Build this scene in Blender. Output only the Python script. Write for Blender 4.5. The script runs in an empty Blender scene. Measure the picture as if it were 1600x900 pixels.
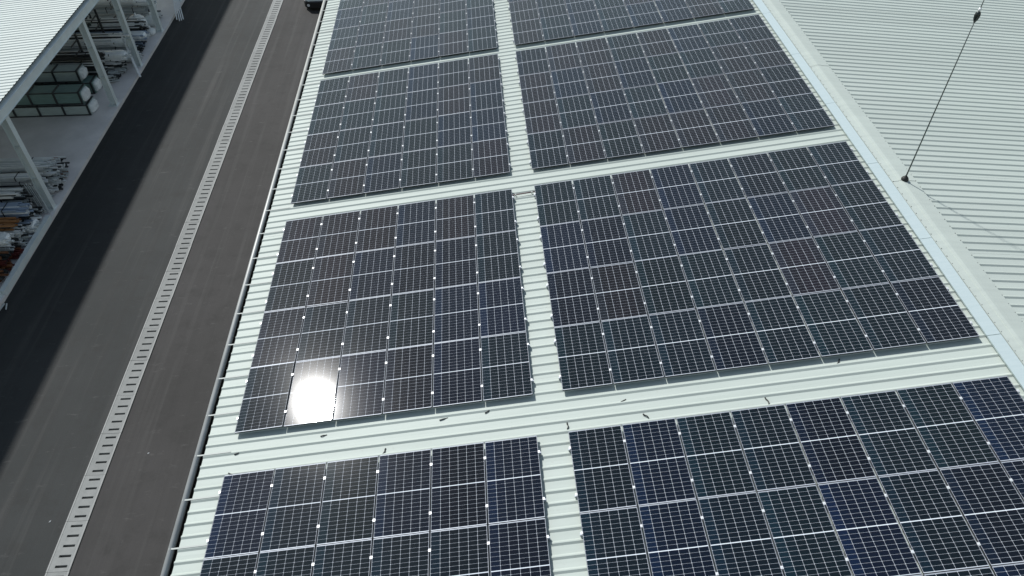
import bpy, bmesh, math, random
from mathutils import Matrix, Vector
R = math.radians
rnd = random.Random(7)
scene = bpy.context.scene
col = scene.collection

# ------------------------------------------------------------------ camera
ZG = 6.5                                  # height of the roof datum above the yard
cam_d = bpy.data.cameras.new('camera'); cam = bpy.data.objects.new('camera', cam_d); col.objects.link(cam)
fwd = Vector((0.04423851, 0.71783566, -0.69480567)); right = Vector((0.99810641, -0.06151093, 0.0))
up = right.cross(fwd)
cam.matrix_world = Matrix(((right.x, up.x, -fwd.x, 5.25178), (right.y, up.y, -fwd.y, -9.59897),
                           (right.z, up.z, -fwd.z, 13.17335 + ZG), (0, 0, 0, 1)))
cam_d.sensor_width = 36; cam_d.lens = 26.44; cam_d.clip_start = 0.1; cam_d.clip_end = 2000
scene.camera = cam

# ------------------------------------------------------------------ light
SUN_EL, SUN_AZ = R(44.0), R(-33.76)      # azimuth from +Y toward +X
sdir = Vector((math.sin(SUN_AZ) * math.cos(SUN_EL), math.cos(SUN_AZ) * math.cos(SUN_EL), math.sin(SUN_EL)))
sun_d = bpy.data.lights.new('sun', 'SUN'); sun = bpy.data.objects.new('sun', sun_d); col.objects.link(sun)
sun_d.energy = 3.5; sun_d.angle = R(2.3); sun_d.color = (1.0, 0.985, 0.955)
sun.rotation_euler = sdir.to_track_quat('Z', 'Y').to_euler(); sun.location = (0, 0, 60)
world = bpy.data.worlds.new('World'); scene.world = world; world.use_nodes = True
wn = world.node_tree.nodes; wl = world.node_tree.links
for n in list(wn): wn.remove(n)
sky = wn.new('ShaderNodeTexSky'); sky.sky_type = 'NISHITA'; sky.sun_disc = False
sky.sun_elevation = SUN_EL; sky.sun_rotation = SUN_AZ
sky.altitude = 100; sky.air_density = 1.8; sky.dust_density = 0.7; sky.ozone_density = 1.0
bg = wn.new('ShaderNodeBackground'); bg.inputs[1].default_value = 0.072
wo = wn.new('ShaderNodeOutputWorld')
hs = wn.new('ShaderNodeHueSaturation'); hs.inputs['Saturation'].default_value = 0.8      # thin milky overcast
wl.new(sky.outputs[0], hs.inputs['Color']); wl.new(hs.outputs[0], bg.inputs[0]); wl.new(bg.outputs[0], wo.inputs[0])
scene.view_settings.view_transform = 'Standard'; scene.view_settings.look = 'None'
scene.view_settings.exposure = 0.54; scene.view_settings.gamma = 1.0

# ------------------------------------------------------------------ helpers
S = R(7.4185); CS, SN = math.cos(S), math.sin(S)
def P(u, v, n=0.0):                       # left roof slope coordinates -> world
    return Vector((CS * u - SN * n, v, SN * u + CS * n + ZG))
RID = P(16.1, 0, -0.120)                   # ridge line
S2 = R(5.8)
def Q(u, v, n=0.0):                       # right roof slope coordinates -> world
    return Vector((RID.x + math.cos(S2) * u + math.sin(S2) * n, v, RID.z - math.sin(S2) * u + math.cos(S2) * n))

class MB:
    def __init__(self): self.v = []; self.f = []; self.mi = []
    def add(self, vs, fs, mi=0):
        o = len(self.v); self.v += [tuple(p) for p in vs]
        self.f += [tuple(o + i for i in f) for f in fs]; self.mi += [mi] * len(fs); return self
    def box(self, x0, y0, z0, x1, y1, z1, mi=0, tf=None):
        vs = [Vector(p) for p in ((x0,y0,z0),(x1,y0,z0),(x1,y1,z0),(x0,y1,z0),(x0,y0,z1),(x1,y0,z1),(x1,y1,z1),(x0,y1,z1))]
        if tf: vs = [tf(*p) if callable(tf) else tf @ p for p in vs]
        return self.add(vs, [(0,3,2,1),(4,5,6,7),(0,1,5,4),(1,2,6,5),(2,3,7,6),(3,0,4,7)], mi)
    def quad(self, a, b, c, d, mi=0): return self.add([a, b, c, d], [(0,1,2,3)], mi)
    def tube(self, pts, r, seg=8, mi=0, cap=True):
        pts = [Vector(p) for p in pts]; rs = r if isinstance(r, (list, tuple)) else [r] * len(pts)
        vs = []; fs = []
        for i, p in enumerate(pts):
            d = (pts[min(i+1, len(pts)-1)] - pts[max(i-1, 0)]).normalized()
            a = d.orthogonal().normalized() if i == 0 else (a - d * a.dot(d)).normalized()
            b = d.cross(a)
            for k in range(seg):
                t = 2 * math.pi * k / seg; vs.append(p + (a * math.cos(t) + b * math.sin(t)) * rs[i])
        for i in range(len(pts) - 1):
            for k in range(seg):
                k2 = (k + 1) % seg; fs.append((i*seg+k, i*seg+k2, (i+1)*seg+k2, (i+1)*seg+k))
        if cap: fs += [tuple(reversed(range(seg))), tuple(range((len(pts)-1)*seg, len(pts)*seg))]
        return self.add(vs, fs, mi)
    def mesh(self, name, *mats, smooth=False):
        m = bpy.data.meshes.new(name); m.from_pydata(self.v, [], self.f)
        for x in mats: m.materials.append(x)
        if len(mats) > 1: m.polygons.foreach_set('material_index', self.mi)
        if smooth: m.polygons.foreach_set('use_smooth', [True] * len(m.polygons))
        m.update(); return m
def link(name, mesh, parent=None, loc=None, rot=None):
    o = bpy.data.objects.new(name, mesh); col.objects.link(o)
    if parent: o.parent = parent
    if loc is not None: o.location = loc
    if rot is not None: o.rotation_euler = rot
    return o
def tag(o, label=None, cat=None, group=None, kind=None):
    if label: o['label'] = label
    if cat: o['category'] = cat
    if group: o['group'] = group
    if kind: o['kind'] = kind
    return o
def empty(name, loc=(0,0,0), rot=(0,0,0)):
    o = link(name, None, None, loc, rot); o.empty_display_size = 0.2; return o

# ------------------------------------------------------------------ materials
def mat(name, base, rough=0.5, metal=0.0, spec=0.5):
    m = bpy.data.materials.new(name); m.use_nodes = True
    b = m.node_tree.nodes['Principled BSDF']
    b.inputs['Base Color'].default_value = (*base, 1); b.inputs['Roughness'].default_value = rough
    b.inputs['Metallic'].default_value = metal; b.inputs['Specular IOR Level'].default_value = spec
    return m
def nd(m, t, **k):
    n = m.node_tree.nodes.new(t)
    for a, v in k.items(): setattr(n, a, v)
    return n
def ln(m, a, b): m.node_tree.links.new(a, b)
def bsdf(m): return m.node_tree.nodes['Principled BSDF']
def noise(m, scale, detail=4, rough=0.6, stretch=None, coord='Object'):
    tc = nd(m, 'ShaderNodeTexCoord'); src = tc.outputs[coord]
    if stretch:
        mp = nd(m, 'ShaderNodeMapping'); mp.inputs['Scale'].default_value = stretch
        ln(m, src, mp.inputs[0]); src = mp.outputs[0]
    n = nd(m, 'ShaderNodeTexNoise'); n.inputs['Scale'].default_value = scale
    n.inputs['Detail'].default_value = detail; n.inputs['Roughness'].default_value = rough
    ln(m, src, n.inputs['Vector']); return n.outputs[0]
def ramp(m, fac, *stops):
    r = nd(m, 'ShaderNodeValToRGB'); e = r.color_ramp.elements
    while len(e) < len(stops): e.new(0.5)
    for el, (p, c) in zip(e, stops): el.position = p; el.color = (*c, 1) if len(c) == 3 else c
    ln(m, fac, r.inputs[0]); return r.outputs[0]
def mix(m, a, b, fac, mode='MIX'):
    x = nd(m, 'ShaderNodeMix', data_type='RGBA', blend_type=mode)
    for s, v in ((x.inputs[6], a), (x.inputs[7], b), (x.inputs[0], fac)):
        if hasattr(v, 'links'): ln(m, v, s)
        else: s.default_value = (*v, 1) if isinstance(v, tuple) else v
    return x.outputs[2]
def bump(m, h, strength, dist=0.01):
    b = nd(m, 'ShaderNodeBump'); b.inputs['Strength'].default_value = strength; b.inputs['Distance'].default_value = dist
    ln(m, h, b.inputs['Height']); ln(m, b.outputs[0], bsdf(m).inputs['Normal'])
def weathered(name, c0, c1, scale, rough=0.5, metal=0.0, stretch=None, spec=0.5, bp=0.0):
    m = mat(name, c0, rough, metal, spec); f = noise(m, scale, 6, 0.65, stretch)
    ln(m, ramp(m, f, (0.35, c0), (0.65, c1)), bsdf(m).inputs['Base Color'])
    if bp: bump(m, f, bp)
    return m

# painted white trapezoidal sheet: faint run-off streaks down the slope, specks of dirt
def piece_tone(m, lo, hi):
    b = bsdf(m); src = b.inputs['Base Color'].links[0].from_socket
    oi = nd(m, 'ShaderNodeObjectInfo'); mr = nd(m, 'ShaderNodeMapRange'); mr.inputs[3].default_value = lo; mr.inputs[4].default_value = hi
    ln(m, oi.outputs['Random'], mr.inputs[0]); ln(m, mix(m, src, mr.outputs[0], 1.0, 'MULTIPLY'), b.inputs['Base Color'])
def roof_mat(name, c0, c1):
    m = mat(name, c0, 0.55, 0, 0.22)
    f = noise(m, 1.0, 5, 0.6, (0.35, 5.0, 1.0)); g = noise(m, 14.0, 3, 0.6); h = noise(m, 0.5, 3, 0.5)
    c = ramp(m, f, (0.3, c1), (0.6, c0))
    c = mix(m, c, (0.33, 0.345, 0.31), ramp(m, g, (0.62, (0,0,0)), (0.80, (0.5,0.5,0.5))))
    c = mix(m, c, (0.40, 0.435, 0.41), ramp(m, h, (0.45, (0,0,0)), (0.75, (0.35,0.35,0.35))))
    ln(m, c, bsdf(m).inputs['Base Color']); piece_tone(m, 0.965, 1.02); return m
M_roof = roof_mat('roof_paint', (0.412, 0.460, 0.425), (0.372, 0.418, 0.386))
M_cap = roof_mat('ridge_paint', (0.402, 0.448, 0.415), (0.365, 0.408, 0.38))
M_shedroof = roof_mat('shed_roof_paint', (0.425, 0.475, 0.455), (0.39, 0.435, 0.42))
M_tray = weathered('tray_metal', (0.46, 0.545, 0.545), (0.50, 0.58, 0.58), 3, 0.28, 0.25, (1, 6, 1))
M_gutter = weathered('gutter_metal', (0.36, 0.37, 0.36), (0.29, 0.30, 0.29), 3, 0.45, 0.1, (1, .4, 1))
M_bracket = mat('bracket_metal', (0.34, 0.37, 0.35), 0.6, 0.0)
M_wall = weathered('wall_panel', (0.45, 0.47, 0.46), (0.38, 0.40, 0.39), 1.5, 0.6)
M_alu = mat('frame_aluminium', (0.36, 0.39, 0.44), 0.5, 0.2, 0.3)
M_clamp = mat('clamp_aluminium', (0.62, 0.64, 0.66), 0.4, 0.2)
M_rubber = mat('black_rubber', (0.012, 0.012, 0.013), 0.6)
M_dark = mat('dark_void', (0.006, 0.006, 0.006), 0.9)

def laminate(name, base_from_object, colour=(0.7, 0.72, 0.75), grid=False):
    m = mat(name, colour, 0.05, 0, 0.17)
    bb = bsdf(m); bb.inputs['Coat Weight'].default_value = 0.04; bb.inputs['Coat Roughness'].default_value = 0.13
    bb.inputs['Sheen Weight'].default_value = 0.28; bb.inputs['Sheen Roughness'].default_value = 0.45; bb.inputs['Sheen Tint'].default_value = (.86, 1, .98, 1); b = bb   # dust film, with the sky's grazing reflection put into the sheen
    oi = nd(m, 'ShaderNodeObjectInfo'); tc = nd(m, 'ShaderNodeTexCoord')
    if base_from_object:
        c = oi.outputs['Color']
        if grid:                           # coating's shifting blue-green sheen put into fixed column tints
            sep = nd(m, 'ShaderNodeSeparateXYZ'); ln(m, tc.outputs['Object'], sep.inputs[0])
            mr = nd(m, 'ShaderNodeMapRange'); mr.inputs[1].default_value = 0.02; mr.inputs[2].default_value = 1.02
            ln(m, sep.outputs[0], mr.inputs[0])
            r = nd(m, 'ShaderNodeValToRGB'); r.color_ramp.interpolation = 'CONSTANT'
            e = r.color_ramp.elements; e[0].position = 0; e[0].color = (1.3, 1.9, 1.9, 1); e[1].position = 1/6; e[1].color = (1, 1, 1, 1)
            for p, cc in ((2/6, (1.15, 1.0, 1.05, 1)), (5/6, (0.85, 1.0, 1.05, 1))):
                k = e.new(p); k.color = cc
            ln(m, mr.outputs[0], r.inputs[0])
            c = mix(m, c, r.outputs[0], 1.0, 'MULTIPLY')
        ln(m, c, b.inputs['Base Color'])
    # dust film: a little rougher in patches
    n = nd(m, 'ShaderNodeTexNoise'); n.inputs['Scale'].default_value = 1.3; n.inputs['Detail'].default_value = 3
    ln(m, tc.outputs['Object'], n.inputs['Vector'])
    mr2 = nd(m, 'ShaderNodeMapRange'); mr2.inputs[3].default_value = 0.032; mr2.inputs[4].default_value = 0.048
    ln(m, n.outputs[0], mr2.inputs[0]); ln(m, mr2.outputs[0], b.inputs['Roughness'])
    return m
M_cell = laminate('cell_silicon', True)
M_bank = laminate('cell_bank_silicon', True, grid=True)
M_back = laminate('white_backsheet', False, (0.60, 0.64, 0.70))

# asphalt of two pours, cool beside the shed and browner beside the hall
M_asph = mat('asphalt', (0.07, 0.07, 0.07), 0.85, 0, 0.3)
def asphalt_nodes(m):
    tc = nd(m, 'ShaderNodeTexCoord'); sep = nd(m, 'ShaderNodeSeparateXYZ'); ln(m, tc.outputs['Object'], sep.inputs[0])
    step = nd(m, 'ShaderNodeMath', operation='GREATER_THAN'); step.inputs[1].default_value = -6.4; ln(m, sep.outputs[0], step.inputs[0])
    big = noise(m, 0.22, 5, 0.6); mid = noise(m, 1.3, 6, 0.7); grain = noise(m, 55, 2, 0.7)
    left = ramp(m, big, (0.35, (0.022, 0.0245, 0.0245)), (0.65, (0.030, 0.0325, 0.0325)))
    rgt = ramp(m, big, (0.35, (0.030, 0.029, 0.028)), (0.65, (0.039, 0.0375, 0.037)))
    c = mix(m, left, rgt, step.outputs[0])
    c = mix(m, c, (0.020, 0.020, 0.019), ramp(m, mid, (0.50, (0,0,0)), (0.76, (0.75,0.75,0.75))))
    trk = noise(m, 1.0, 4, 0.6, (2.6, 0.06, 1)); c = mix(m, c, (0.060, 0.059, 0.057), ramp(m, trk, (0.52, (0,0,0)), (0.72, (0.5,0.5,0.5))))
    drk = noise(m, 1.0, 4, 0.6, (1.9, 0.05, 2)); c = mix(m, c, (0.022, 0.022, 0.021), ramp(m, drk, (0.54, (0,0,0)), (0.72, (0.5,0.5,0.5))))
    sc = noise(m, 2.2, 5, 0.75, (0.6, 1.6, 1))
    c = mix(m, c, (0.10, 0.098, 0.095), ramp(m, sc, (0.60, (0,0,0)), (0.80, (0.6,0.6,0.6))))
    c = mix(m, c, ramp(m, grain, (0.3, (0.6,0.6,0.6)), (0.7, (1.4,1.4,1.4))), 0.5, 'MULTIPLY')
    ln(m, c, bsdf(m).inputs['Base Color']); bump(m, grain, 0.3, 0.01)
asphalt_nodes(M_asph)
M_conc = weathered('drain_concrete', (0.165, 0.174, 0.17), (0.205, 0.213, 0.207), 4, 0.8, bp=0.15)
M_concedge = weathered('drain_edge', (0.205, 0.213, 0.207), (0.245, 0.252, 0.245), 5, 0.7)
piece_tone(M_conc, 0.86, 1.08)
M_floor = weathered('floor_concrete', (0.56, 0.545, 0.535), (0.68, 0.66, 0.65), 0.8, 0.7)
M_steel = weathered('shed_steel', (0.66, 0.72, 0.72), (0.58, 0.64, 0.64), 2, 0.5, 0.05)

# ------------------------------------------------------------------ ground and drain
DX0, DX1 = -6.75, -6.12
g = MB()
g.quad((-300,-300,0), (DX0,-300,0), (DX0,400,0), (-300,400,0))
g.quad((DX1,-300,0), (300,-300,0), (300,400,0), (DX1,400,0))
g.quad((DX0,-300,0), (DX0,-300,-.45), (DX0,400,-.45), (DX0,400,0), 1)
g.quad((DX1,-300,-.45), (DX1,-300,0), (DX1,400,0), (DX1,400,-.45), 1)
g.quad((DX0,-300,-.45), (DX1,-300,-.45), (DX1,400,-.45), (DX0,400,-.45), 1)
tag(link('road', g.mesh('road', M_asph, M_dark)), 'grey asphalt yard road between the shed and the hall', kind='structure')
# one drain slab: five slots cut right through
SL = 1.5; PIT = 0.3; s = MB(); W = DX1 - DX0
def slab_cell(y0, y1, x0, x1, top=0.022, bot=-0.10):
    s.box(x0, y0, bot, x1, y1, top)
for k in range(5):
    ya = k * PIT + (0.004 if k == 0 else 0); yb = (k + 1) * PIT - (0.004 if k == 4 else 0)
    m0 = k * PIT + PIT/2 - 0.036; m1 = m0 + 0.072
    slab_cell(ya, m0, 0.045, W - 0.045); slab_cell(m1, yb, 0.045, W - 0.045)
    slab_cell(m0, m1, 0.045, 0.19); slab_cell(m0, m1, W - 0.115, W - 0.045)
slab_me = s.mesh('drain_slab', M_conc)
e = MB(); e.box(0.004, 0.004, -.1, 0.043, SL - .004, 0.03); e.box(W - 0.043, 0.004, -.1, W - 0.004, SL - .004, 0.034)
edge_me = e.mesh('slab_edge', M_concedge)
dr = tag(empty('drain_channel', (DX0, -3, 0)), 'long pale concrete drain strip with dark slots running down the road', 'drain')
for k in range(33):
    so = link('drain_slab', slab_me, dr, (rnd.uniform(-.006,.006), 0.43 + 3 - 3 * SL + k * SL, rnd.uniform(-.003,.003)))
    link('slab_edge', edge_me, so)

# ------------------------------------------------------------------ factory hall
hall = tag(empty('factory_hall', (0, 9, 0)), 'large hall with a white ribbed metal roof carrying the solar panels', 'building')
def W2H(o): o.parent = hall; o.matrix_parent_inverse = Matrix.Translation((0, -9, 0)); return o
RP = 0.2565; V_RIB0 = 0.60
def sheet(u0, u1, T, ribs=4, pitch=RP, h=0.027, wb=0.050, wt=0.011, segs=1):
    """trapezoidal sheet, ribs along u; T maps (u, v, n)"""
    prof = [(-pitch/2, 0)]
    for k in range(ribs):
        c = k * pitch
        prof += [(c - wb, 0), (c - wt, h), (c + wt, h), (c + wb, 0)]
    prof += [((ribs - .5) * pitch, 0)]
    b = MB(); us = [u0 + (u1 - u0) * i / segs for i in range(segs + 1)]
    vs = [T(u, v, n) for u in us for v, n in prof]; n = len(prof); fs = []
    for i in range(segs):
        for j in range(n - 1): fs.append((i*n+j, (i+1)*n+j, (i+1)*n+j+1, i*n+j+1))
    return b.add(vs, fs)
NB = -0.120
shA = sheet(-0.62, 16.08, lambda u, v, n: P(u, v, n + NB)).mesh('roof_sheet', M_roof)
shB = sheet(0.02, 16.4, lambda u, v, n: Q(u, v, n)).mesh('roof_sheet_far_slope', M_roof)
for k in range(-10, 27):
    y = V_RIB0 + k * 4 * RP
    W2H(link('roof_sheet', shA, loc=(0, y, rnd.uniform(-.002, .002))))
    W2H(link('roof_sheet', shB, loc=(0, y, rnd.uniform(-.002, .002))))
Y0 = V_RIB0 - 10*4*RP - RP/2; Y1 = V_RIB0 + 27*4*RP - RP/2
# ridge cap in 3 m lengths
c = MB(); L = 3.0
def capsheet(pts):
    vs = [Vector((x, y, z)) for y in (0.0, L + 0.05) for (x, z) in pts]; n = len(pts)
    c.add(vs, [(j, j+1, n+j+1, n+j) for j in range(n-1)])
def pz(w): return (w.x, w.z)
hn = 0.047
capsheet([pz(P(15.85, 0, NB + hn - .02)), pz(P(15.855, 0, NB + hn)), pz(P(16.02, 0, NB + hn)), pz(P(16.03, 0, NB + hn + .012)), pz(P(16.1, 0, NB + hn + .014)),
          pz(Q(0.07, 0, hn + .014)), pz(Q(0.08, 0, hn)), pz(Q(0.36, 0, hn)), pz(Q(0.365, 0, hn - .02))])
cap_me = c.mesh('ridge_cap', M_cap)
k = 0; y = Y0
while y < Y1 - 1:
    W2H(link('ridge_cap', cap_me, loc=(0, y, (k % 2) * 0.007))); y += L; k += 1
scr = MB(); y = V_RIB0 - 40 * RP
while y < Y1 - .2:
    for T in (P(15.875, y, NB + hn), Q(0.345, y, hn)):
        scr.tube([T, T + Vector((0, 0, .012))], 0.011, 6)
    y += RP
tag(W2H(link('cap_screw', scr.mesh('cap_screw', mat('screw', (0.25, 0.26, 0.25), 0.5, 0.4)))), kind='stuff')
# gutter: open box, with straps over it every fourth rib
gx0, gx1, gz = -0.76, -0.54, 6.30
b = MB()
for (x0, z0, x1, z1) in ((gx0, gz-.24, gx0+.012, gz), (gx0, gz-.24, gx1, gz-.228), (gx1-.012, gz-.24, gx1, gz-.07)):
    b.box(x0, Y0, z0, x1, Y1, z1)
b = b  # one long gutter
gut = W2H(link('gutter', b.mesh('gutter', M_gutter)))
b = MB(); b.tube([(gx0+.012, Y0, gz-.032), (gx0+.012, Y1, gz-.032)], 0.06, 16)
bead = W2H(link('gutter_bead', b.mesh('gutter_bead', M_gutter, smooth=True)))
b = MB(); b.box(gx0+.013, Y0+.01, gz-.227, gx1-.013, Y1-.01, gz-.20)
W2H(link('gutter_shade_bed', b.mesh('gutter_shade_bed', weathered('gutter_shade', (.012,.012,.010), (.025,.023,.018), 3, .9))))  # near-black bed plate: the gutter's inner shade put into its colour
b = MB()
b.box(-.70, -.016, 0.0285, -.03, .016, .0345, tf=lambda u, v, n: P(u, v, n + NB) )
e0 = P(-.70, 0, NB+.0285)
b.box(gx0 - .012, -.016, gz + .016, e0.x + .004, .016, e0.z + .006)
br_me = b.mesh('gutter_bracket', M_bracket)
for k in range(-10, 27): W2H(link('gutter_bracket', br_me, loc=(0, V_RIB0 + .02 + k * 4 * RP, 0.0)))
# walls
wx0, wx1 = -0.46, Q(16.2, 0).x
def prism(y0, y1):
    b = MB(); zl, zr = P(-.4, 0, NB).z - .06, Q(16.2, 0, 0).z - .06
    pts = [(wx0, 0), (wx1, 0), (wx1, zr), (RID.x, RID.z - .06), (wx0, zl)]
    vs = [(x, y, z) for y in (y0, y1) for x, z in pts]
    b.add(vs, [(0,1,2,3,4), (9,8,7,6,5)] + [(i, 5+i, 5+(i+1)%5, (i+1)%5) for i in range(5)]); return b
W2H(link('gable_wall', prism(Y0 + .3, Y0 + .5).mesh('gable_wall', M_wall)))
W2H(link('gable_wall', prism(Y1 - .5, Y1 - .3).mesh('gable_wall', M_wall)))
zl = P(-.4, 0, NB).z - .06; ny = 14; dy = (Y1 - Y0 - 1.04) / ny
b = MB(); b.box(wx0, 0.004, 0, wx0 + .18, dy - .004, zl); wp = b.mesh('wall_panel', M_wall)
for k in range(ny): W2H(link('wall_panel', wp, loc=(0, Y0 + .52 + k * dy, 0)))
b = MB(); b.box(wx1 - .18, Y0 + .52, 0, wx1, Y1 - .52, Q(16.2,0,0).z - .06); W2H(link('side_wall', b.mesh('side_wall', M_wall)))

# ------------------------------------------------------------------ solar panels
PW, PH, TH = 1.0315, 1.755, 0.035
PU, PV = 1.058, 1.770
fr = MB(); lip = 0.006; lie = 0.010
fr.box(0, 0, -TH, lip, PH, 0.0); fr.box(PW - lip, 0, -TH, PW, PH, 0.0)
fr.box(lip, 0, -TH, PW - lip, lie, -0.0002); fr.box(lip, PH - lie, -TH, PW - lip, PH, -0.0002)
frame_me = fr.mesh('frame', M_alu, mat('frame_side_shade', (0.035, 0.037, 0.04), 0.55, 0.0, 0.2))  # side faces near black: shade of the gaps put into the colour
frame_me.materials.append(mat('frame_long_lip_shade', (0.16, 0.175, 0.20), 0.6, 0.1, 0.2))  # gap shade carried on into a darker colour for the long lips
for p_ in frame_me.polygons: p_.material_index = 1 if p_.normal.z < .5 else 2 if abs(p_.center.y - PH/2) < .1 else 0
bk = MB(); bk.box(lip, lie, -0.012, PW - lip, PH - lie, -0.0035); back_me = bk.mesh('backsheet', M_back)
cw, ch, gap = 0.1656, 0.0822, 0.0037
CX0 = (PW - 6 * cw - 5 * gap) / 2
MIDG = 0.018; halfh = 10 * ch + 9 * 0.0033
CY = [PH/2 - MIDG/2 - halfh, PH/2 + MIDG/2]
def cell_shape(b, x, y, z=-0.0022):
    k = 0.0055
    p = [(x+k,y),(x+cw-k,y),(x+cw,y+k),(x+cw,y+ch-k),(x+cw-k,y+ch),(x+k,y+ch),(x,y+ch-k),(x,y+k)]
    b.add([(a, c_, z) for a, c_ in p], [tuple(range(8))])
b = MB(); cell_shape(b, 0, 0); cell_me = b.mesh('cell', M_cell)
bank_me = []
for h in (0, 1):
    b = MB()
    for i in range(6):
        for j in range(10): cell_shape(b, CX0 + i * (cw + gap), CY[h] + j * (ch + .0033))
    bank_me.append(b.mesh('cell_bank', M_bank))
def clamp(x0, x1):
    b = MB(); b.box(x0, -.026, .0008, x1, .026, .006); b.box((x0+x1)/2 - .006, -.03, -.055, (x0+x1)/2 + .006, .03, .0008)
    b.tube([((x0+x1)/2, 0, .006), ((x0+x1)/2, 0, .013)], .009, 6); return b
mid_me = clamp(PW - .010, PU + .010).mesh('clamp', M_clamp)
endr_me = clamp(PW - .010, PW + .030).mesh('clamp', M_clamp)
endl_me = clamp(-.030, .010).mesh('clamp', M_clamp)
def rail(x0, x1):
    b = MB(); b.box(x0, -.02, -.0925, x1, .02, -TH - .001); return b
rail_l = rail(-.045, PU - .004).mesh('mounting_rail', M_alu)
rail_m = rail(0.002, PU - .004).mesh('mounting_rail', M_alu)
rail_r = rail(0.002, PW + .05).mesh('mounting_rail', M_alu)
CLV = (0.366, 1.388)
blocks = {0: -8.094, 1: 0.0, 2: 7.869, 3: 15.428}
UR = 6 * PU + 0.596
far_word = {0: 'nearest', 1: 'second', 2: 'third', 3: 'farthest'}
ordn = ['first', 'second', 'third', 'fourth', 'fifth', 'sixth', 'seventh', 'eighth']
NAVY, TEAL, PLUM, INK = (0.0022, 0.0065, 0.0200), (0.0030, 0.0090, 0.0150), (0.0110, 0.0085, 0.0150), (0.0018, 0.0040, 0.0120)  # TEAL and PLUM hold the panels' shifting sheen as fixed colour
TILT = {('left',1,1,0): (0, 0), ('left',1,2,0): (R(.12), R(.42)), ('left',1,0,0): (R(.25), R(-.8)), ('left',1,1,1): (R(-.55), R(.2))}
def tilt(*k):                              # every panel sits a fraction of a degree off its neighbours
    a, b = rnd.gauss(0, R(.13)), rnd.gauss(0, R(.13))
    if k in TILT: a, b = TILT[k]
    return (a, -S + b, rnd.gauss(0, R(.03)))
def panel(side, blk, i, j):
    u = i * PU + (0 if side == 'left' else UR); v = blocks[blk] + j * PV
    r = empty('solar_panel', P(u, v, 0), tilt(side, blk, i, j))
    n = 6 if side == 'left' else 8
    colw = ('%s column from the gutter' % ordn[i]) if side == 'left' else ('%s column from the walkway' % ordn[i])
    roww = '%s row up' % ordn[j] if blk else '%s row down' % ordn[3 - j]
    lab = 'solar panel, %s, %s, %s %s array' % (colw, roww, far_word[blk], 'gutter-side' if side == 'left' else 'ridge-side')
    if side == 'left' and blk == 1 and (i, j) == (1, 0): lab = 'solar panel glaring white with the reflection of the sun'
    tag(r, lab, 'solar panel', 'solar panels on the white roof')
    link('frame', frame_me, r); link('backsheet', back_me, r)
    q = rnd.random()
    warm = (0.55 if side == 'left' else 0.25) if blk == 1 else (0.12 if blk == 0 else 0.45)
    base = PLUM if q < warm * .6 else TEAL if q < .62 else NAVY if q < .88 else INK
    j0 = rnd.uniform(.8, 1.2); jit = [j0 * rnd.uniform(.93, 1.07) for _ in range(3)]
    base = tuple(a * t * .55 for a, t in zip(base, jit))
    if blk == 0:
        for h in (0, 1):
            for a in range(6):
                for c_ in range(10):
                    o = link('cell', cell_me, r, (CX0 + a * (cw + gap), CY[h] + c_ * (ch + .0033), 0))
                    f = rnd.uniform(.95, 1.05); t = (1.3, 2.0, 2.1) if a == 0 else (1.05, 1.2, 1.25) if a == 1 else (1, 1, 1)  # first columns lightened: blue-green sheen put into the cell colour
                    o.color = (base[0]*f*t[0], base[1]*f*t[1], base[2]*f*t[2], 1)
    else:
        for h in (0, 1):
            o = link('cell_bank', bank_me[h], r); tag(o, kind='stuff'); f = rnd.uniform(.9, 1.1)
            o.color = (base[0]*f, base[1]*f, base[2]*f, 1)
    for cv in CLV:
        cv += rnd.uniform(-.012, .012)
        link('clamp', endr_me if i == n - 1 else mid_me, r, (0, cv, 0))
        if i == 0: link('clamp', endl_me, r, (0, cv, 0))
        link('mounting_rail', rail_l if i == 0 else rail_r if i == n - 1 else rail_m, r, (0, cv, 0))
ray_top = {('left'): 22.9, ('right'): 21.0}
for blk in blocks:
    for side, n in (('left', 6), ('right', 8)):
        for i in range(n):
            for j in range(4):
                v = blocks[blk] + j * PV
                u = (i + .5) * PU + (0 if side == 'left' else UR)
                if v + PV < -3.05 - 0.118 * u - .3: continue       # nearer than the frame
                if v > 22.6 - 0.43 * u + .5: continue              # beyond the frame
                panel(side, blk, i, j)

# ------------------------------------------------------------------ things on the roof
t = tag(empty('cable_tray', P(15.67, 9, NB)), 'pale blue metal cable tray with flat lid running along the ridge', 'cable tray')
b = MB(); b.box(-.125, 0.01, .044, .125, 2.99, .085); tb = b.mesh('tray', M_tray)
b = MB(); b.box(-.135, 0.006, .0855, .135, 2.994, .097); tl = b.mesh('tray_lid', M_tray)
for k in range(13):
    o = link('tray', tb, t, (0, -18 + 3 * k, 0), None); o.rotation_euler = (0, -S, 0)
    o = link('tray_lid', tl, t, (0, -18 + 3 * k, 0)); o.rotation_euler = (0, -S, 0)
# conduit over the walkway
cd = tag(empty('conduit', P(6.33, 6.86, NB)), 'thin reddish brown conduit crossing the walkway between two arrays', 'conduit')
b = MB(); pts = [P(6.20, 6.845, NB+.062), P(6.40, 6.85, NB+.07), P(6.66, 6.86, NB+.066), P(7.0, 6.875, NB+.064)]
o0 = P(6.33, 6.86, NB)
b.tube([p - o0 for p in pts], 0.017, 8); link('pipe', b.mesh('pipe', weathered('conduit_plastic', (0.10,0.055,0.055), (0.16,0.10,0.10), 6, .5), smooth=True), cd)
b = MB(); b.box(.06, -.04, .045, .09, .02, .095); b.box(.5, -.03, .045+.06, .53, .03, .155); link('pipe_clip', b.mesh('pipe_clip', M_bracket), cd)
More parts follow.
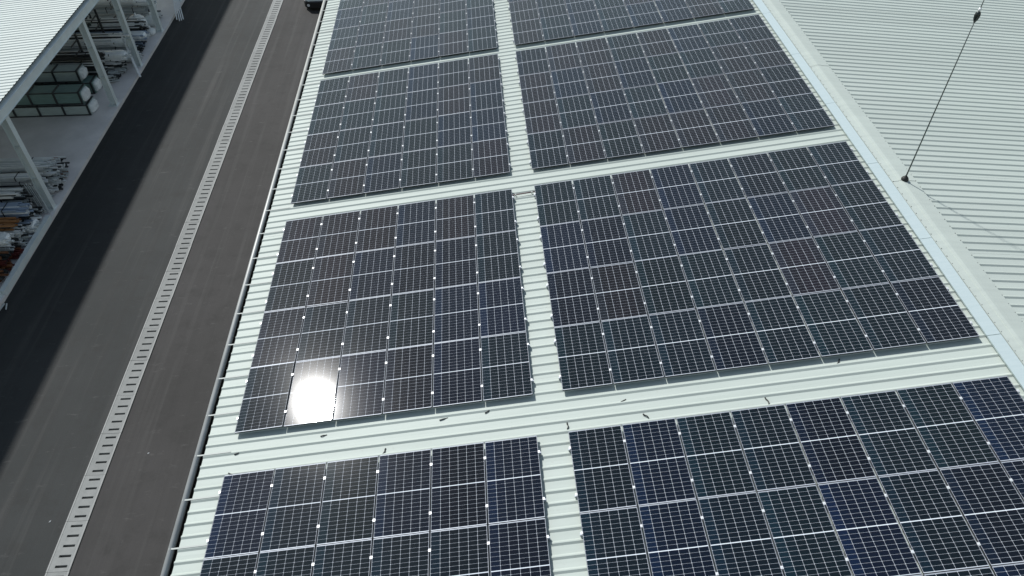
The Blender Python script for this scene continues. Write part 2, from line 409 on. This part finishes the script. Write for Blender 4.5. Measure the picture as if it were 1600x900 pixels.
# loose cable ends along the panel edges
M_cable = mat('cable_black', (0.015, 0.016, 0.015), .5)
ends = [(0.05,-.48,.35,'beside the corner below the sun glare panels'), (1.85,-.30,.2,'just below the sun glare panel'), (4.35,-.28,.25,'under the second gutter-side array, near its middle'),
        (5.3,-.25,.6,'under the second gutter-side array, near the walkway'), (8.06,-.42,.5,'below the second ridge-side array, by the walkway'),
        (12.5,-.16,.9,'below the second ridge-side array, toward the ridge'), (0.15,-1.0,2.6,'at the gutter corner of the nearest array'), (3.2,-.93,1.2,'behind the nearest gutter-side array'),
        (8.55,-.88,2.3,'behind the nearest ridge-side array, second panel'), (10.9,-.93,1.7,'behind the nearest ridge-side array, fourth panel'), (6.93,-.9,1.5,'at the walkway corner of the nearest ridge-side array')]
for (u, v, a, where) in ends:
    o = tag(empty('cable_end', P(u, v, NB)), 'short black loose cable end lying ' + where, 'cable', 'loose cable ends on the roof')
    b = MB(); Lc = rnd.uniform(.09, .16)
    pts = [(math.cos(a) * x * Lc + math.sin(a) * .02 * math.sin(3*x), math.sin(a) * x * Lc, .012 + .014 * math.sin(math.pi * x)) for x in (0, .25, .5, .75, 1)]
    b.tube(pts, .012, 6); link('wire', b.mesh('wire', M_cable, smooth=True), o)
    b = MB(); b.tube([pts[-1], (pts[-1][0] + math.cos(a)*.04, pts[-1][1] + math.sin(a)*.04, .014)], .014, 6); link('plug', b.mesh('plug', M_cable), o)
# lightning rod on the ridge
rb = P(16.1, 0, NB + hn + .016)
lr = tag(empty('lightning_rod', (16.03, 5.22, rb.z)), 'thin dark lightning rod on a black foot on the roof ridge', 'lightning rod')
b = MB(); b.tube([(0,0,-.03), (0,0,.03), (0,0,.06), (0,0,.11)], [.085, .09, .075, .03], 14); link('foot', b.mesh('foot', mat('foot_black', (.008,.009,.008), .6)), lr)
M_rod = mat('rod_steel', (0.10, 0.12, 0.115), .45, .5)
b = MB(); b.tube([(0,0,.09), (0,0,2.2), (0,0,4.15)], [.017, .014, .011], 10); link('mast', b.mesh('mast', M_rod, smooth=True), lr)
b = MB(); b.tube([(0,0,4.08),(0,0,4.16),(0,0,4.24),(0,0,4.30),(0,0,4.34)], [.015,.05,.062,.05,.02], 12); hd = link('head', b.mesh('head', mat('head_dark', (.03,.04,.04), .35, .4), smooth=True), lr)
b = MB(); b.tube([(0,0,4.335),(0,0,4.37),(0,0,4.41)], [.03,.036,.018], 10); link('collar', b.mesh('collar', mat('collar_white', (.75,.78,.78), .3, .1), smooth=True), lr)
b = MB(); b.tube([(0,0,4.40),(0,0,4.72)], [.011,.005], 8); link('tip', b.mesh('tip', M_rod), lr)

# ------------------------------------------------------------------ storage shed
SX = -12.3; SZ = 5.16; SS = R(5.2)
def K(u, v, n=0.0): return Vector((SX - math.cos(SS) * u + math.sin(SS) * n * -1, v, SZ - math.sin(SS) * u + math.cos(SS) * n))
shed = tag(empty('storage_shed', (-18, 22, 0)), 'open fronted steel storage shed with a white ribbed roof at the left', 'shed')
def W2S(o): o.parent = shed; o.matrix_parent_inverse = Matrix.Translation((18, -22, 0)); return o
shS = sheet(0, 11.5, K).mesh('shed_roof_sheet', M_shedroof)
for k in range(0, 38):
    W2S(link('roof_sheet', shS, loc=(0, 5.0 + k * 4 * RP, rnd.uniform(-.002,.002))))
SY0, SY1 = 5.0, 43.8
b = MB(); b.box(SX-.10, SY0, SZ-.52, SX+.06, SY1, SZ-.18); b.box(SX-.16, SY0, SZ-.18, SX+.09, SY1, SZ-.165); b.box(SX-.16, SY0, SZ-.535, SX+.09, SY1, SZ-.52)
W2S(link('edge_beam', b.mesh('edge_beam', M_steel)))
b = MB()
for k in range(10): b.box(SX - 1.1*k - .9, SY0, K(1.1*k+.9,0).z - .16, SX - 1.1*k - .84, SY1, K(1.1*k+.9,0).z - .012)
W2S(link('purlin', b.mesh('purlin', M_steel)))
b = MB()
px = -.30
b.box(-.28, -.13, .15, -.262, .13, SZ-.537); b.box(-.018, -.13, .15, 0, .13, SZ-.537); b.box(-.262, -.008, .15, -.018, .008, SZ-.537)
b.box(-.42, -.2, .15, .03, .2, .172)
for z in (1.7, 3.2): b.box(-.261, -.12, z, -.019, -.0085, z + .012); b.box(-.261, .0085, z, -.019, .12, z + .012)
post_me = b.mesh('post', M_steel)
POSTS = (7.2, 11.25, 16.6, 24.95, 29.05, 33.2, 37.4, 41.5)
for y in POSTS: W2S(link('post', post_me, loc=(SX - .06, y, 0)))
b = MB(); b.box(-.28, -.13, .15, -.262, .13, 4.0); b.box(-.018, -.13, .15, 0, .13, 4.0); b.box(-.262, -.008, .15, -.018, .008, 4.0); rp = b.mesh('rear_post', M_steel)
for y in POSTS: W2S(link('rear_post', rp, loc=(SX - 10.6, y, 0)))
b = MB()
for y in POSTS: b.box(-11.1, y - .08, -.36, -.2, y + .08, -.17, tf=lambda u, v, n: K(-u, v, n))
W2S(link('rafter', b.mesh('rafter', M_steel)))
b = MB(); b.box(SX - 11.5, SY0, -.2, SX + .05, SY1, .15); tag(link('floor', b.mesh('floor', M_floor)), 'bare concrete floor of the open shed', kind='structure')
b = MB(); b.box(SX - .14, 11.4, .152, SX + .02, 15.9, .30); b.box(SX + .022, 11.4, .06, SX + .062, 15.9, .31)
W2S(link('edge_channel', b.mesh('edge_channel', M_steel)))

# ------------------------------------------------------------------ stock in the shed
def stock(name, c, r=.5, m=.0, c2=None): return weathered(name, c, c2 or tuple(x * .8 for x in c), 3, r, m, (1, 4, 4))
M_pvc = stock('pvc_white', (.78,.81,.81), .35); M_pvc2 = stock('pvc_grey', (.55,.60,.61), .4); M_alu2 = stock('mill_aluminium', (.50,.56,.58), .3, .4)
M_dk = stock('profile_dark', (.035,.04,.042), .4); M_green = stock('wrap_green', (.16,.26,.245), .3); M_brown = stock('profile_brown', (.20,.085,.04), .45)
M_red = stock('profile_red', (.10,.022,.02), .45); M_blue = stock('wrap_blue', (.30,.38,.50), .3); M_orange = stock('cardboard_orange', (.34,.16,.06), .7)
M_film = weathered('wrap_film', (.68,.72,.72), (.80,.83,.83), 5, .25, 0, None, .5, .5)
def hollow(b, L, w, h):                    # a profile bar along -x whose end shows as a chambered tube
    t = .006
    b.box(-L, 0, 0, 0, t, h); b.box(-L, w - t, 0, 0, w, h); b.box(-L, t, 0, 0, w - t, t); b.box(-L, t, h - t, 0, w - t, h)
    b.box(-L, t, h*.45, -.002, w - t, h*.45 + .004)
prof_cache = {}
def prof(w, h, L, m):
    key = (w, h, L, m.name)
    if key not in prof_cache:
        b = MB(); hollow(b, L, w, h); prof_cache[key] = b.mesh('profile', m)
    return prof_cache[key]
strap_m = M_rubber
def bundle(x, y, z, ny, nz, mats, label, group, w=.07, h=.06, L=5.0, jit=.12, strap=True, wrap=None, yaw=0, drop=0.12):
    o = tag(empty('profile_bundle', (x, y, z), (0, 0, yaw)), label, 'profile bundle', group)
    for a in range(ny):
        for c_ in range(nz):
            if c_ == nz - 1 and rnd.random() < drop: continue
            m = mats[0] if len(mats) == 1 or rnd.random() < .62 else rnd.choice(mats[1:])
            link('profile', prof(w - .004, h - .004, L, m), o, (rnd.uniform(-jit, jit), a * w, c_ * h + .002), (0, 0, rnd.gauss(0, .004)))
    W_, H_ = ny * w, nz * h
    if strap:
        for sx in (-.7, -2.2, -3.7):
            b = MB()
            b.box(sx - .02, -.01, 0, sx + .02, -.004, H_ + .006); b.box(sx - .02, W_ + .001, 0, sx + .02, W_ + .007, H_ + .006); b.box(sx - .02, -.01, H_ + .0005, sx + .02, W_ + .007, H_ + .007)
            link('strap', b.mesh('strap', strap_m), o)
    if wrap:
        b = MB(); xs = [-.9, -.5, -.1, .06, .13]; ss = [1.0, 1.02, 1.0, .85, .45]; n = 12; vs = []
        for x_, s_ in zip(xs, ss):
            for k in range(n):
                t_ = 2*math.pi*k/n; ca, sa = math.cos(t_), math.sin(t_)
                e_ = .55; yy = math.copysign(abs(ca)**e_, ca); zz = math.copysign(abs(sa)**e_, sa); q = s_ * rnd.uniform(.95, 1.06)
                vs.append((x_ + rnd.uniform(-.02,.02), W_/2 + yy*(W_/2 + .02)*q, H_/2 + .01 + zz*(H_/2 + .012)*min(q, 1.04)))
        fs = [(i*n+k, i*n+(k+1)%n, (i+1)*n+(k+1)%n, (i+1)*n+k) for i in range(len(xs)-1) for k in range(n)] + [tuple(range((len(xs)-1)*n, len(xs)*n))]
        b.add(vs, fs); link('film_wrap', b.mesh('film_wrap', wrap), o)
    return o
ZF = .152
def rack(y, x=-13.7, h=1.9, arms=3, lab=''):
    o = tag(empty('storage_rack', (x, y, ZF)), lab, 'rack', 'storage racks in the shed')
    for k in range(3):
        b = MB(); b.box(-1.7*k - .05, -.04, 0, -1.7*k + .05, .04, h); link('upright', b.mesh('upright', M_dk), o)
        for a in range(arms):
            b = MB(); z = .5 + a * .5; b.box(-1.7*k - .03, -.85, z, -1.7*k + .03, -.041, z + .05); link('arm', b.mesh('arm', M_dk), o)
G1 = 'profile bundles in the near bay'; G2 = 'profile bundles in the middle bay'; G3 = 'profile bundles in the far bays'
pos = ['lowest', 'second', 'third', 'fourth', 'topmost']
near = [  # y, end x, tiers [(ny,nz,mats,wrap)], description
    (11.85, -12.5, [(8,3,[M_brown,M_dk],None),(7,3,[M_dk,M_brown],None)], 'rusty brown profiles at the corner nearest the camera'),
    (12.55, -12.52, [(9,4,[M_brown,M_red,M_dk],None),(8,4,[M_dk,M_red],None),(6,2,[M_brown,M_dk,M_pvc],None)], 'dark red and brown profiles near the edge channel'),
    (13.3, -12.6, [(9,4,[M_red,M_dk,M_brown],None),(9,4,[M_pvc2,M_dk],None),(8,5,[M_pvc,M_film],M_film)], 'dark profiles with white ones above them beside the brown ones'),
    (14.05, -12.5, [(9,6,[M_pvc2,M_dk,M_pvc],None),(9,5,[M_pvc,M_dk,M_pvc2],None),(9,4,[M_orange,M_dk,M_brown],None)], 'pale and rust coloured profiles behind the edge channel'),
    (14.85, -12.46, [(9,6,[M_pvc2,M_pvc],M_film),(9,5,[M_dk,M_pvc,M_blue],None),(8,6,[M_blue,M_pvc],None)], 'film wrapped profiles left of the near post'),
    (15.62, -12.8, [(9,6,[M_dk,M_pvc2],None),(8,5,[M_pvc,M_dk],None),(8,5,[M_dk,M_alu2],None),(7,4,[M_pvc,M_pvc2,M_dk],None)], 'pale and silver profiles at the near post')]
for (y, x, tiers, d) in near:
    z = ZF + .06
    for k, (a, c_, mm, wr) in enumerate(tiers):
        bundle(x - rnd.uniform(0, .22) - .05*k, y, z, a, c_, mm, '%s bundle of %s' % (pos[k] if k < len(tiers) - 1 else 'topmost', d), G1, wrap=wr, jit=.26, drop=.3)
        z += c_ * .06 + .075
mid = [(16.85, -12.62, [(9,6,[M_pvc,M_pvc2,M_alu2],None),(9,5,[M_alu2,M_pvc],None),(8,5,[M_pvc,M_dk],None),(6,3,[M_pvc,M_pvc2],None)], 'pale profiles just beyond the near post'),
       (17.62, -12.6, [(9,6,[M_dk,M_pvc],None),(9,5,[M_pvc2,M_pvc,M_dk],None),(9,4,[M_pvc,M_dk,M_alu2],None),(7,4,[M_pvc,M_pvc2],None)], 'mixed profiles with ragged ends in the middle of the pile'),
       (18.4, -12.75, [(9,5,[M_pvc2,M_brown],None),(9,5,[M_pvc,M_dk],None),(7,4,[M_pvc,M_pvc2],None)], 'mixed profiles next to the bare floor'),
       (19.15, -12.9, [(8,4,[M_dk,M_pvc],None),(7,3,[M_pvc,M_dk,M_brown],None)], 'thin dark profiles facing the bare floor')]
for (y, x, tiers, d) in mid:
    z = ZF + .06
    for k, (a, c_, mm, wr) in enumerate(tiers):
        bundle(x - rnd.uniform(0, .3), y, z, a, c_, mm, '%s bundle of %s' % (pos[k] if k < len(tiers) - 1 else 'topmost', d), G2, wrap=wr, jit=.32, strap=(k != 1), drop=.3)
        z += c_ * .06 + .06
# wrapped crates with dark battens
def crate(x, y, z, L, W_, H_, m, label, grp, nb=5):
    o = tag(empty('profile_crate', (x, y, z)), label, 'crate', grp)
    b = MB(); b.box(-L, .03, .02, -.04, W_ - .03, H_ - .02); link('wrapped_load', b.mesh('wrapped_load', m), o)
    st = 1.18
    for k in range(nb):
        xx = -.12 - k * st; b = MB()
        b.box(xx - .045, -.012, 0, xx + .045, .029, H_); b.box(xx - .045, W_ - .029, 0, xx + .045, W_ + .012, H_); b.box(xx - .045, .03, H_ - .019, xx + .045, W_ - .03, H_ + .012)
        link('batten', b.mesh('batten', M_dk), o)
    for z_ in (0.0, H_ - .052):
        b = MB(); b.box(-L, -.01, z_, -.17, .0285, z_ + .05); link('edge_rail', b.mesh('edge_rail', M_dk), o)
    b = MB(); n = 10; vs = []
    for x_, s_ in ((-.10, 1.0), (.02, .98), (.10, .8), (.13, .35)):
        for k in range(n):
            t_ = 2*math.pi*k/n + .3; ca, sa = math.cos(t_), math.sin(t_); e_ = .5
            vs.append((x_ + rnd.uniform(-.02,.02), W_/2 + math.copysign(abs(ca)**e_, ca)*W_*.44*s_, H_/2 + math.copysign(abs(sa)**e_, sa)*H_*.44*s_))
    b.add(vs, [(i*n+k, i*n+(k+1)%n, (i+1)*n+(k+1)%n, (i+1)*n+k) for i in range(3) for k in range(n)] + [tuple(range(3*n, 4*n))])
    link('film_end', b.mesh('film_end', M_film), o)
M_pale = stock('wrap_pale', (.42,.50,.49), .3)
crate(-13.25, 24.0, ZF, 6.0, .85, .56, M_pale, 'long pale wrapped crate on the floor, lower of the front pair', 'wrapped crates')
crate(-13.4, 24.02, ZF + .60, 6.0, .85, .64, M_green, 'long green wrapped crate on top of the front pair', 'wrapped crates')
crate(-13.75, 26.1, ZF, 6.0, .8, .62, M_green, 'long green wrapped crate, lower of the rear pair', 'wrapped crates')
crate(-14.2, 26.12, ZF + .66, 6.0, .8, .6, M_pale, 'long pale wrapped crate on top of the rear pair', 'wrapped crates')
# far bays
far = [(27.2, -13.2, [(9,6,[M_pvc2,M_dk],None),(8,6,[M_dk,M_pvc2],None),(8,5,[M_pvc,M_dk],None),(7,4,[M_dk,M_pvc],None)], 'dark and pale profiles behind the rear crates'),
       (28.0, -12.65, [(9,5,[M_pvc2,M_dk,M_pvc],None),(9,5,[M_pvc,M_dk],None),(8,6,[M_pvc,M_pvc2],M_film)], 'profiles before the leaning planks'),
       (29.35, -12.6, [(9,6,[M_pvc,M_dk,M_pvc2],None),(9,6,[M_pvc2,M_dk],None),(8,4,[M_pvc,M_alu2],M_film)], 'white profiles at the post with the leaning planks'),
       (30.15, -12.8, [(9,6,[M_dk,M_pvc2],None),(8,5,[M_blue,M_dk,M_pvc],None),(8,4,[M_pvc,M_dk],None)], 'bluish profiles past the leaning planks'),
       (30.95, -12.65, [(9,6,[M_blue,M_dk],None),(9,5,[M_pvc,M_blue],M_film)], 'blue wrapped profiles in the fourth bay'),
       (31.75, -12.9, [(9,6,[M_pvc2,M_dk],None),(9,5,[M_dk,M_pvc],None),(8,6,[M_pvc,M_dk],None)], 'grey profiles beside the white sacks'),
       (34.5, -13.0, [(9,6,[M_pvc,M_dk],None),(9,6,[M_pvc2,M_dk,M_pvc],None),(8,4,[M_pvc,M_pvc2],M_film)], 'white profiles at the far end')]
for (y, x, tiers, d) in far:
    z = ZF + .05
    for k, (a, c_, mm, wr) in enumerate(tiers):
        bundle(x - rnd.uniform(0, .6), y, z, a, c_, mm, '%s bundle of %s' % (pos[k] if k < len(tiers) - 1 else 'topmost', d), G3, wrap=wr, jit=.28, drop=.3)
        z += c_ * .06 + .07
for y, lab in ((16.45, 'dark storage rack holding profiles beside the near post'), (28.0, 'dark storage rack behind the rear crates'), (30.95, 'dark storage rack beyond the leaning planks'), (33.6, 'dark storage rack beside the far white sacks')):
    rack(y, -14.6, 2.3, 4, lab)
# dark long stock on the racks' upper arms
k = 0
for y, x, z, mm in ((27.25, -15.0, 2.25, [M_dk,M_alu2]), (30.15, -14.9, 2.25, [M_dk,M_pvc2]), (32.8, -15.2, 2.25, [M_dk,M_pvc]), (30.15, -15.0, 1.72, [M_dk,M_green])):
    bundle(x, y, z, 7, 3, mm, 'dark profiles high on a rack arm, %s' % ('behind the crates','beyond the leaning planks','beside the far sacks','one arm lower beyond the planks')[k], 'dark profiles on rack arms', L=4.5); k += 1
# white sacks
def sack(x, y, z, r, h, label):
    o = tag(empty('sack', (x, y, z)), label, 'sack', 'white sacks in the shed'); b = MB(); n = 14; rows = 7; vs = []
    ph = rnd.uniform(0, 6)
    for i in range(rows):
        t_ = i / (rows - 1); rr = r * (.72 + .4 * math.sin(math.pi * min(1, t_ * 1.05)) ** .8) * (1 if t_ < .9 else .55)
        for k in range(n):
            a = 2*math.pi*k/n; q = 1 + .07*math.sin(3*a + ph + 2*t_) + rnd.uniform(-.04, .04)
            vs.append((rr*q*math.cos(a), rr*q*math.sin(a), h*t_))
    b.add(vs, [(i*n+k, i*n+(k+1)%n, (i+1)*n+(k+1)%n, (i+1)*n+k) for i in range(rows-1) for k in range(n)] + [tuple(range((rows-1)*n, rows*n))])
    link('bag', b.mesh('bag', M_film, smooth=True), o)
    b = MB(); b.tube([(0,0,h-.01), (.01,0,h+.06), (-.02,.02,h+.13)], [.10*r/.5, .05, .09], 8); link('tied_neck', b.mesh('tied_neck', M_film, smooth=True), o)
sack(-13.7, 33.4, ZF, .5, .85, 'plump white sack beside the far rack')
sack(-13.1, 34.0, ZF, .40, .62, 'white sack at the shed front, near the white poles')
sack(-13.9, 35.9, ZF, .52, .9, 'white sack farthest back at the top of the photo')
sack(-12.85, 32.75, ZF, .26, .36, 'small white sack beside the grey profiles')
# leaning planks, poles and rods
def stick(name, p0, p1, w, d, m, label, cat, group):
    p0, p1 = Vector(p0), Vector(p1); o = tag(empty(name, p0), label, cat, group)
    D = p1 - p0; q = D.to_track_quat('Z', 'Y').to_matrix()
    b = MB(); b.box(-w/2, -d/2, 0, w/2, d/2, D.length, tf=q); link('board', b.mesh('board', m), o)
    b = MB(); b.box(-w/2 - .004, -d/2 - .004, D.length*.93, w/2 + .004, d/2 + .004, D.length*.96, tf=q); link('end_band', b.mesh('end_band', M_pvc2), o)
stick('leaning_plank', (-12.05, 27.75, ZF), (-13.1, 29.6, 1.75), .10, .05, M_pvc, 'long pale plank leaning by the second post, outer of two', 'plank', 'pale planks leaning by the post')
stick('leaning_plank', (-12.3, 28.1, ZF), (-12.95, 29.3, 1.55), .08, .05, M_pvc2, 'shorter pale plank leaning by the second post, inner of two', 'plank', 'pale planks leaning by the post')
stick('timber_bar', (-12.35, 28.8, 1.95), (-13.4, 28.85, 1.95), .10, .07, M_pvc, 'pale horizontal bar fixed across the post by the planks', 'bar', None)
for k, (dx, dy) in enumerate(((0, 0), (.14, .12), (.3, .2), (.42, .34))):
    stick('white_pole', (-11.9 + dx*.6, 34.6 + dy, 0.16 if dx < .1 else 0.02), (-12.5 + dx*.3, 37.0 + dy*.5, 1.5), .06, .06, M_pvc, ('leftmost', 'second', 'third', 'rightmost')[k] + ' of the white poles sloping out of the far shed end', 'pole', 'white poles sloping out of the shed')
for k in range(5):
    stick('thin_rod', (-12.78 + .09*k, 16.30 - .02*k, ZF), (-12.95 + .085*k, 16.38, 1.5 + .1*(k % 2)), .03, .03, M_alu2 if k % 2 else M_pvc2, ('leftmost', 'second', 'middle', 'fourth', 'rightmost')[k] + ' of the thin rods standing against the near post', 'rod', 'thin rods against the near post')
for k, (a, c_) in enumerate(((-.3, -.35), (-.05, -.5), (.2, -.3))):
    stick('steel_offcut', (-12.15 + a*.3, 11.0, .05), (-12.2 + a, 11.0 + c_, .02 + .01*k), .035, .03, M_pvc2, ('short', 'long', 'right hand')[k] + ' pale offcut lying at the foot of the nearest post', 'offcut', 'offcuts by the nearest post')

# ------------------------------------------------------------------ parked car by the hall wall
def car(x, y):
    o = tag(empty('parked_car', (x, y, 0)), 'white car with a black bumper parked against the hall wall', 'car')
    Mw = mat('car_white', (.72,.78,.80), .25); Mg = mat('car_glass', (.01,.012,.014), .05); Mb = mat('bumper_black', (.008,.008,.009), .55)
    Ml = mat('headlight_clear', (.75,.78,.8), .1, .3)
    secs = [(-.06,.60,.50,.62,.50,.66),(.05,.80,.46,.70,.66,.75),(.35,.86,.30,.80,.72,.86),(1.0,.88,.24,.88,.74,.97),(1.25,.88,.24,.90,.72,1.02),(1.95,.88,.24,.93,.62,1.42),(2.7,.88,.24,.94,.62,1.46),(3.5,.88,.24,.95,.64,1.38),(4.05,.87,.28,.92,.66,1.05),(4.3,.80,.42,.80,.60,.95)]
    b = MB(); n = 10; vs = []
    for (yy, w, z0, zb, wt, zt) in secs:
        vs += [(-w*.9,yy,z0),(-w,yy,z0+.14),(-w,yy,zb),(-wt,yy,zt-.04),(-wt*.75,yy,zt),(wt*.75,yy,zt),(wt,yy,zt-.04),(w,yy,zb),(w,yy,z0+.14),(w*.9,yy,z0)]
    b.add(vs, [(i*n+k, i*n+(k+1)%n, (i+1)*n+(k+1)%n, (i+1)*n+k) for i in range(len(secs)-1) for k in range(n)] + [tuple(range(n)), tuple(reversed(range((len(secs)-1)*n, len(secs)*n)))])
    link('body', b.mesh('body', Mw), o)
    b = MB(); b.add([(-.70,1.28,1.035),(.70,1.28,1.035),(.58,1.93,1.425),(-.58,1.93,1.425)], [(0,1,2,3)]); link('windscreen', b.mesh('windscreen', Mg), o)
    b = MB(); pts = [(-.88,.42),(-.86,.16),(-.72,-.06),(-.4,-.16),(.4,-.16),(.72,-.06),(.86,.16),(.88,.42)]
    vs = [(px_, py_, z) for z in (.16,.34,.52) for px_, py_ in pts] + [(px_*.93, py_ + .08, .56) for px_, py_ in pts]
    b.add(vs, [(r*8+k, r*8+k+1, r*8+9+k, r*8+8+k) for r in range(3) for k in range(7)]); b.add([vs[24+k] for k in range(8)], [tuple(range(8))]); link('bumper', b.mesh('bumper', Mb), o)
    for s_ in (-1, 1):
        b = MB(); b.add([(s_*.45,-.02,.60),(s_*.80,.12,.60),(s_*.82,.22,.72),(s_*.48,.06,.70),(s_*.45,.1,.60),(s_*.48,.2,.70)], [(0,1,2,3),(0,3,5,4)]); link('headlight', b.mesh('headlight', Ml), o)
        b = MB(); b.tube([(s_*.58,-.13,.34),(s_*.58,-.155,.34)], .085, 14); link('fog_lamp', b.mesh('fog_lamp', Ml), o)
        for yy in (.75, 3.4):
            b = MB(); b.tube([(s_*.68,yy,.32),(s_*.895,yy,.32)], .32, 20); w_ = link('wheel', b.mesh('wheel', M_rubber), o)
            b = MB(); b.tube([(s_*.80,yy,.32),(s_*.905,yy,.32)], .20, 16); link('rim', b.mesh('rim', M_alu), w_)
        b = MB(); b.box(s_*.88, 1.35, 1.0, s_*1.02, 1.45, 1.12); link('mirror', b.mesh('mirror', Mb), o)
car(-3.72, 35.85)

# small litter on the asphalt
M_paper = mat('paper', (.7,.71,.7), .7)
for k, (x, y, lab) in enumerate(((-7.25, 1.95, 'tiny white scrap on the asphalt left of the drain'), (-5.1, 4.1, 'tiny white scrap on the asphalt between drain and hall'))):
    b = MB(); b.add([(0,0,.003),(.05,.01,.008),(.06,.05,.02),(.01,.045,.006),(.03,.03,.03)], [(0,1,4),(1,2,4),(2,3,4),(3,0,4)])
    tag(link('paper_scrap', b.mesh('paper_scrap', M_paper), loc=(x, y, 0)), lab, 'litter')
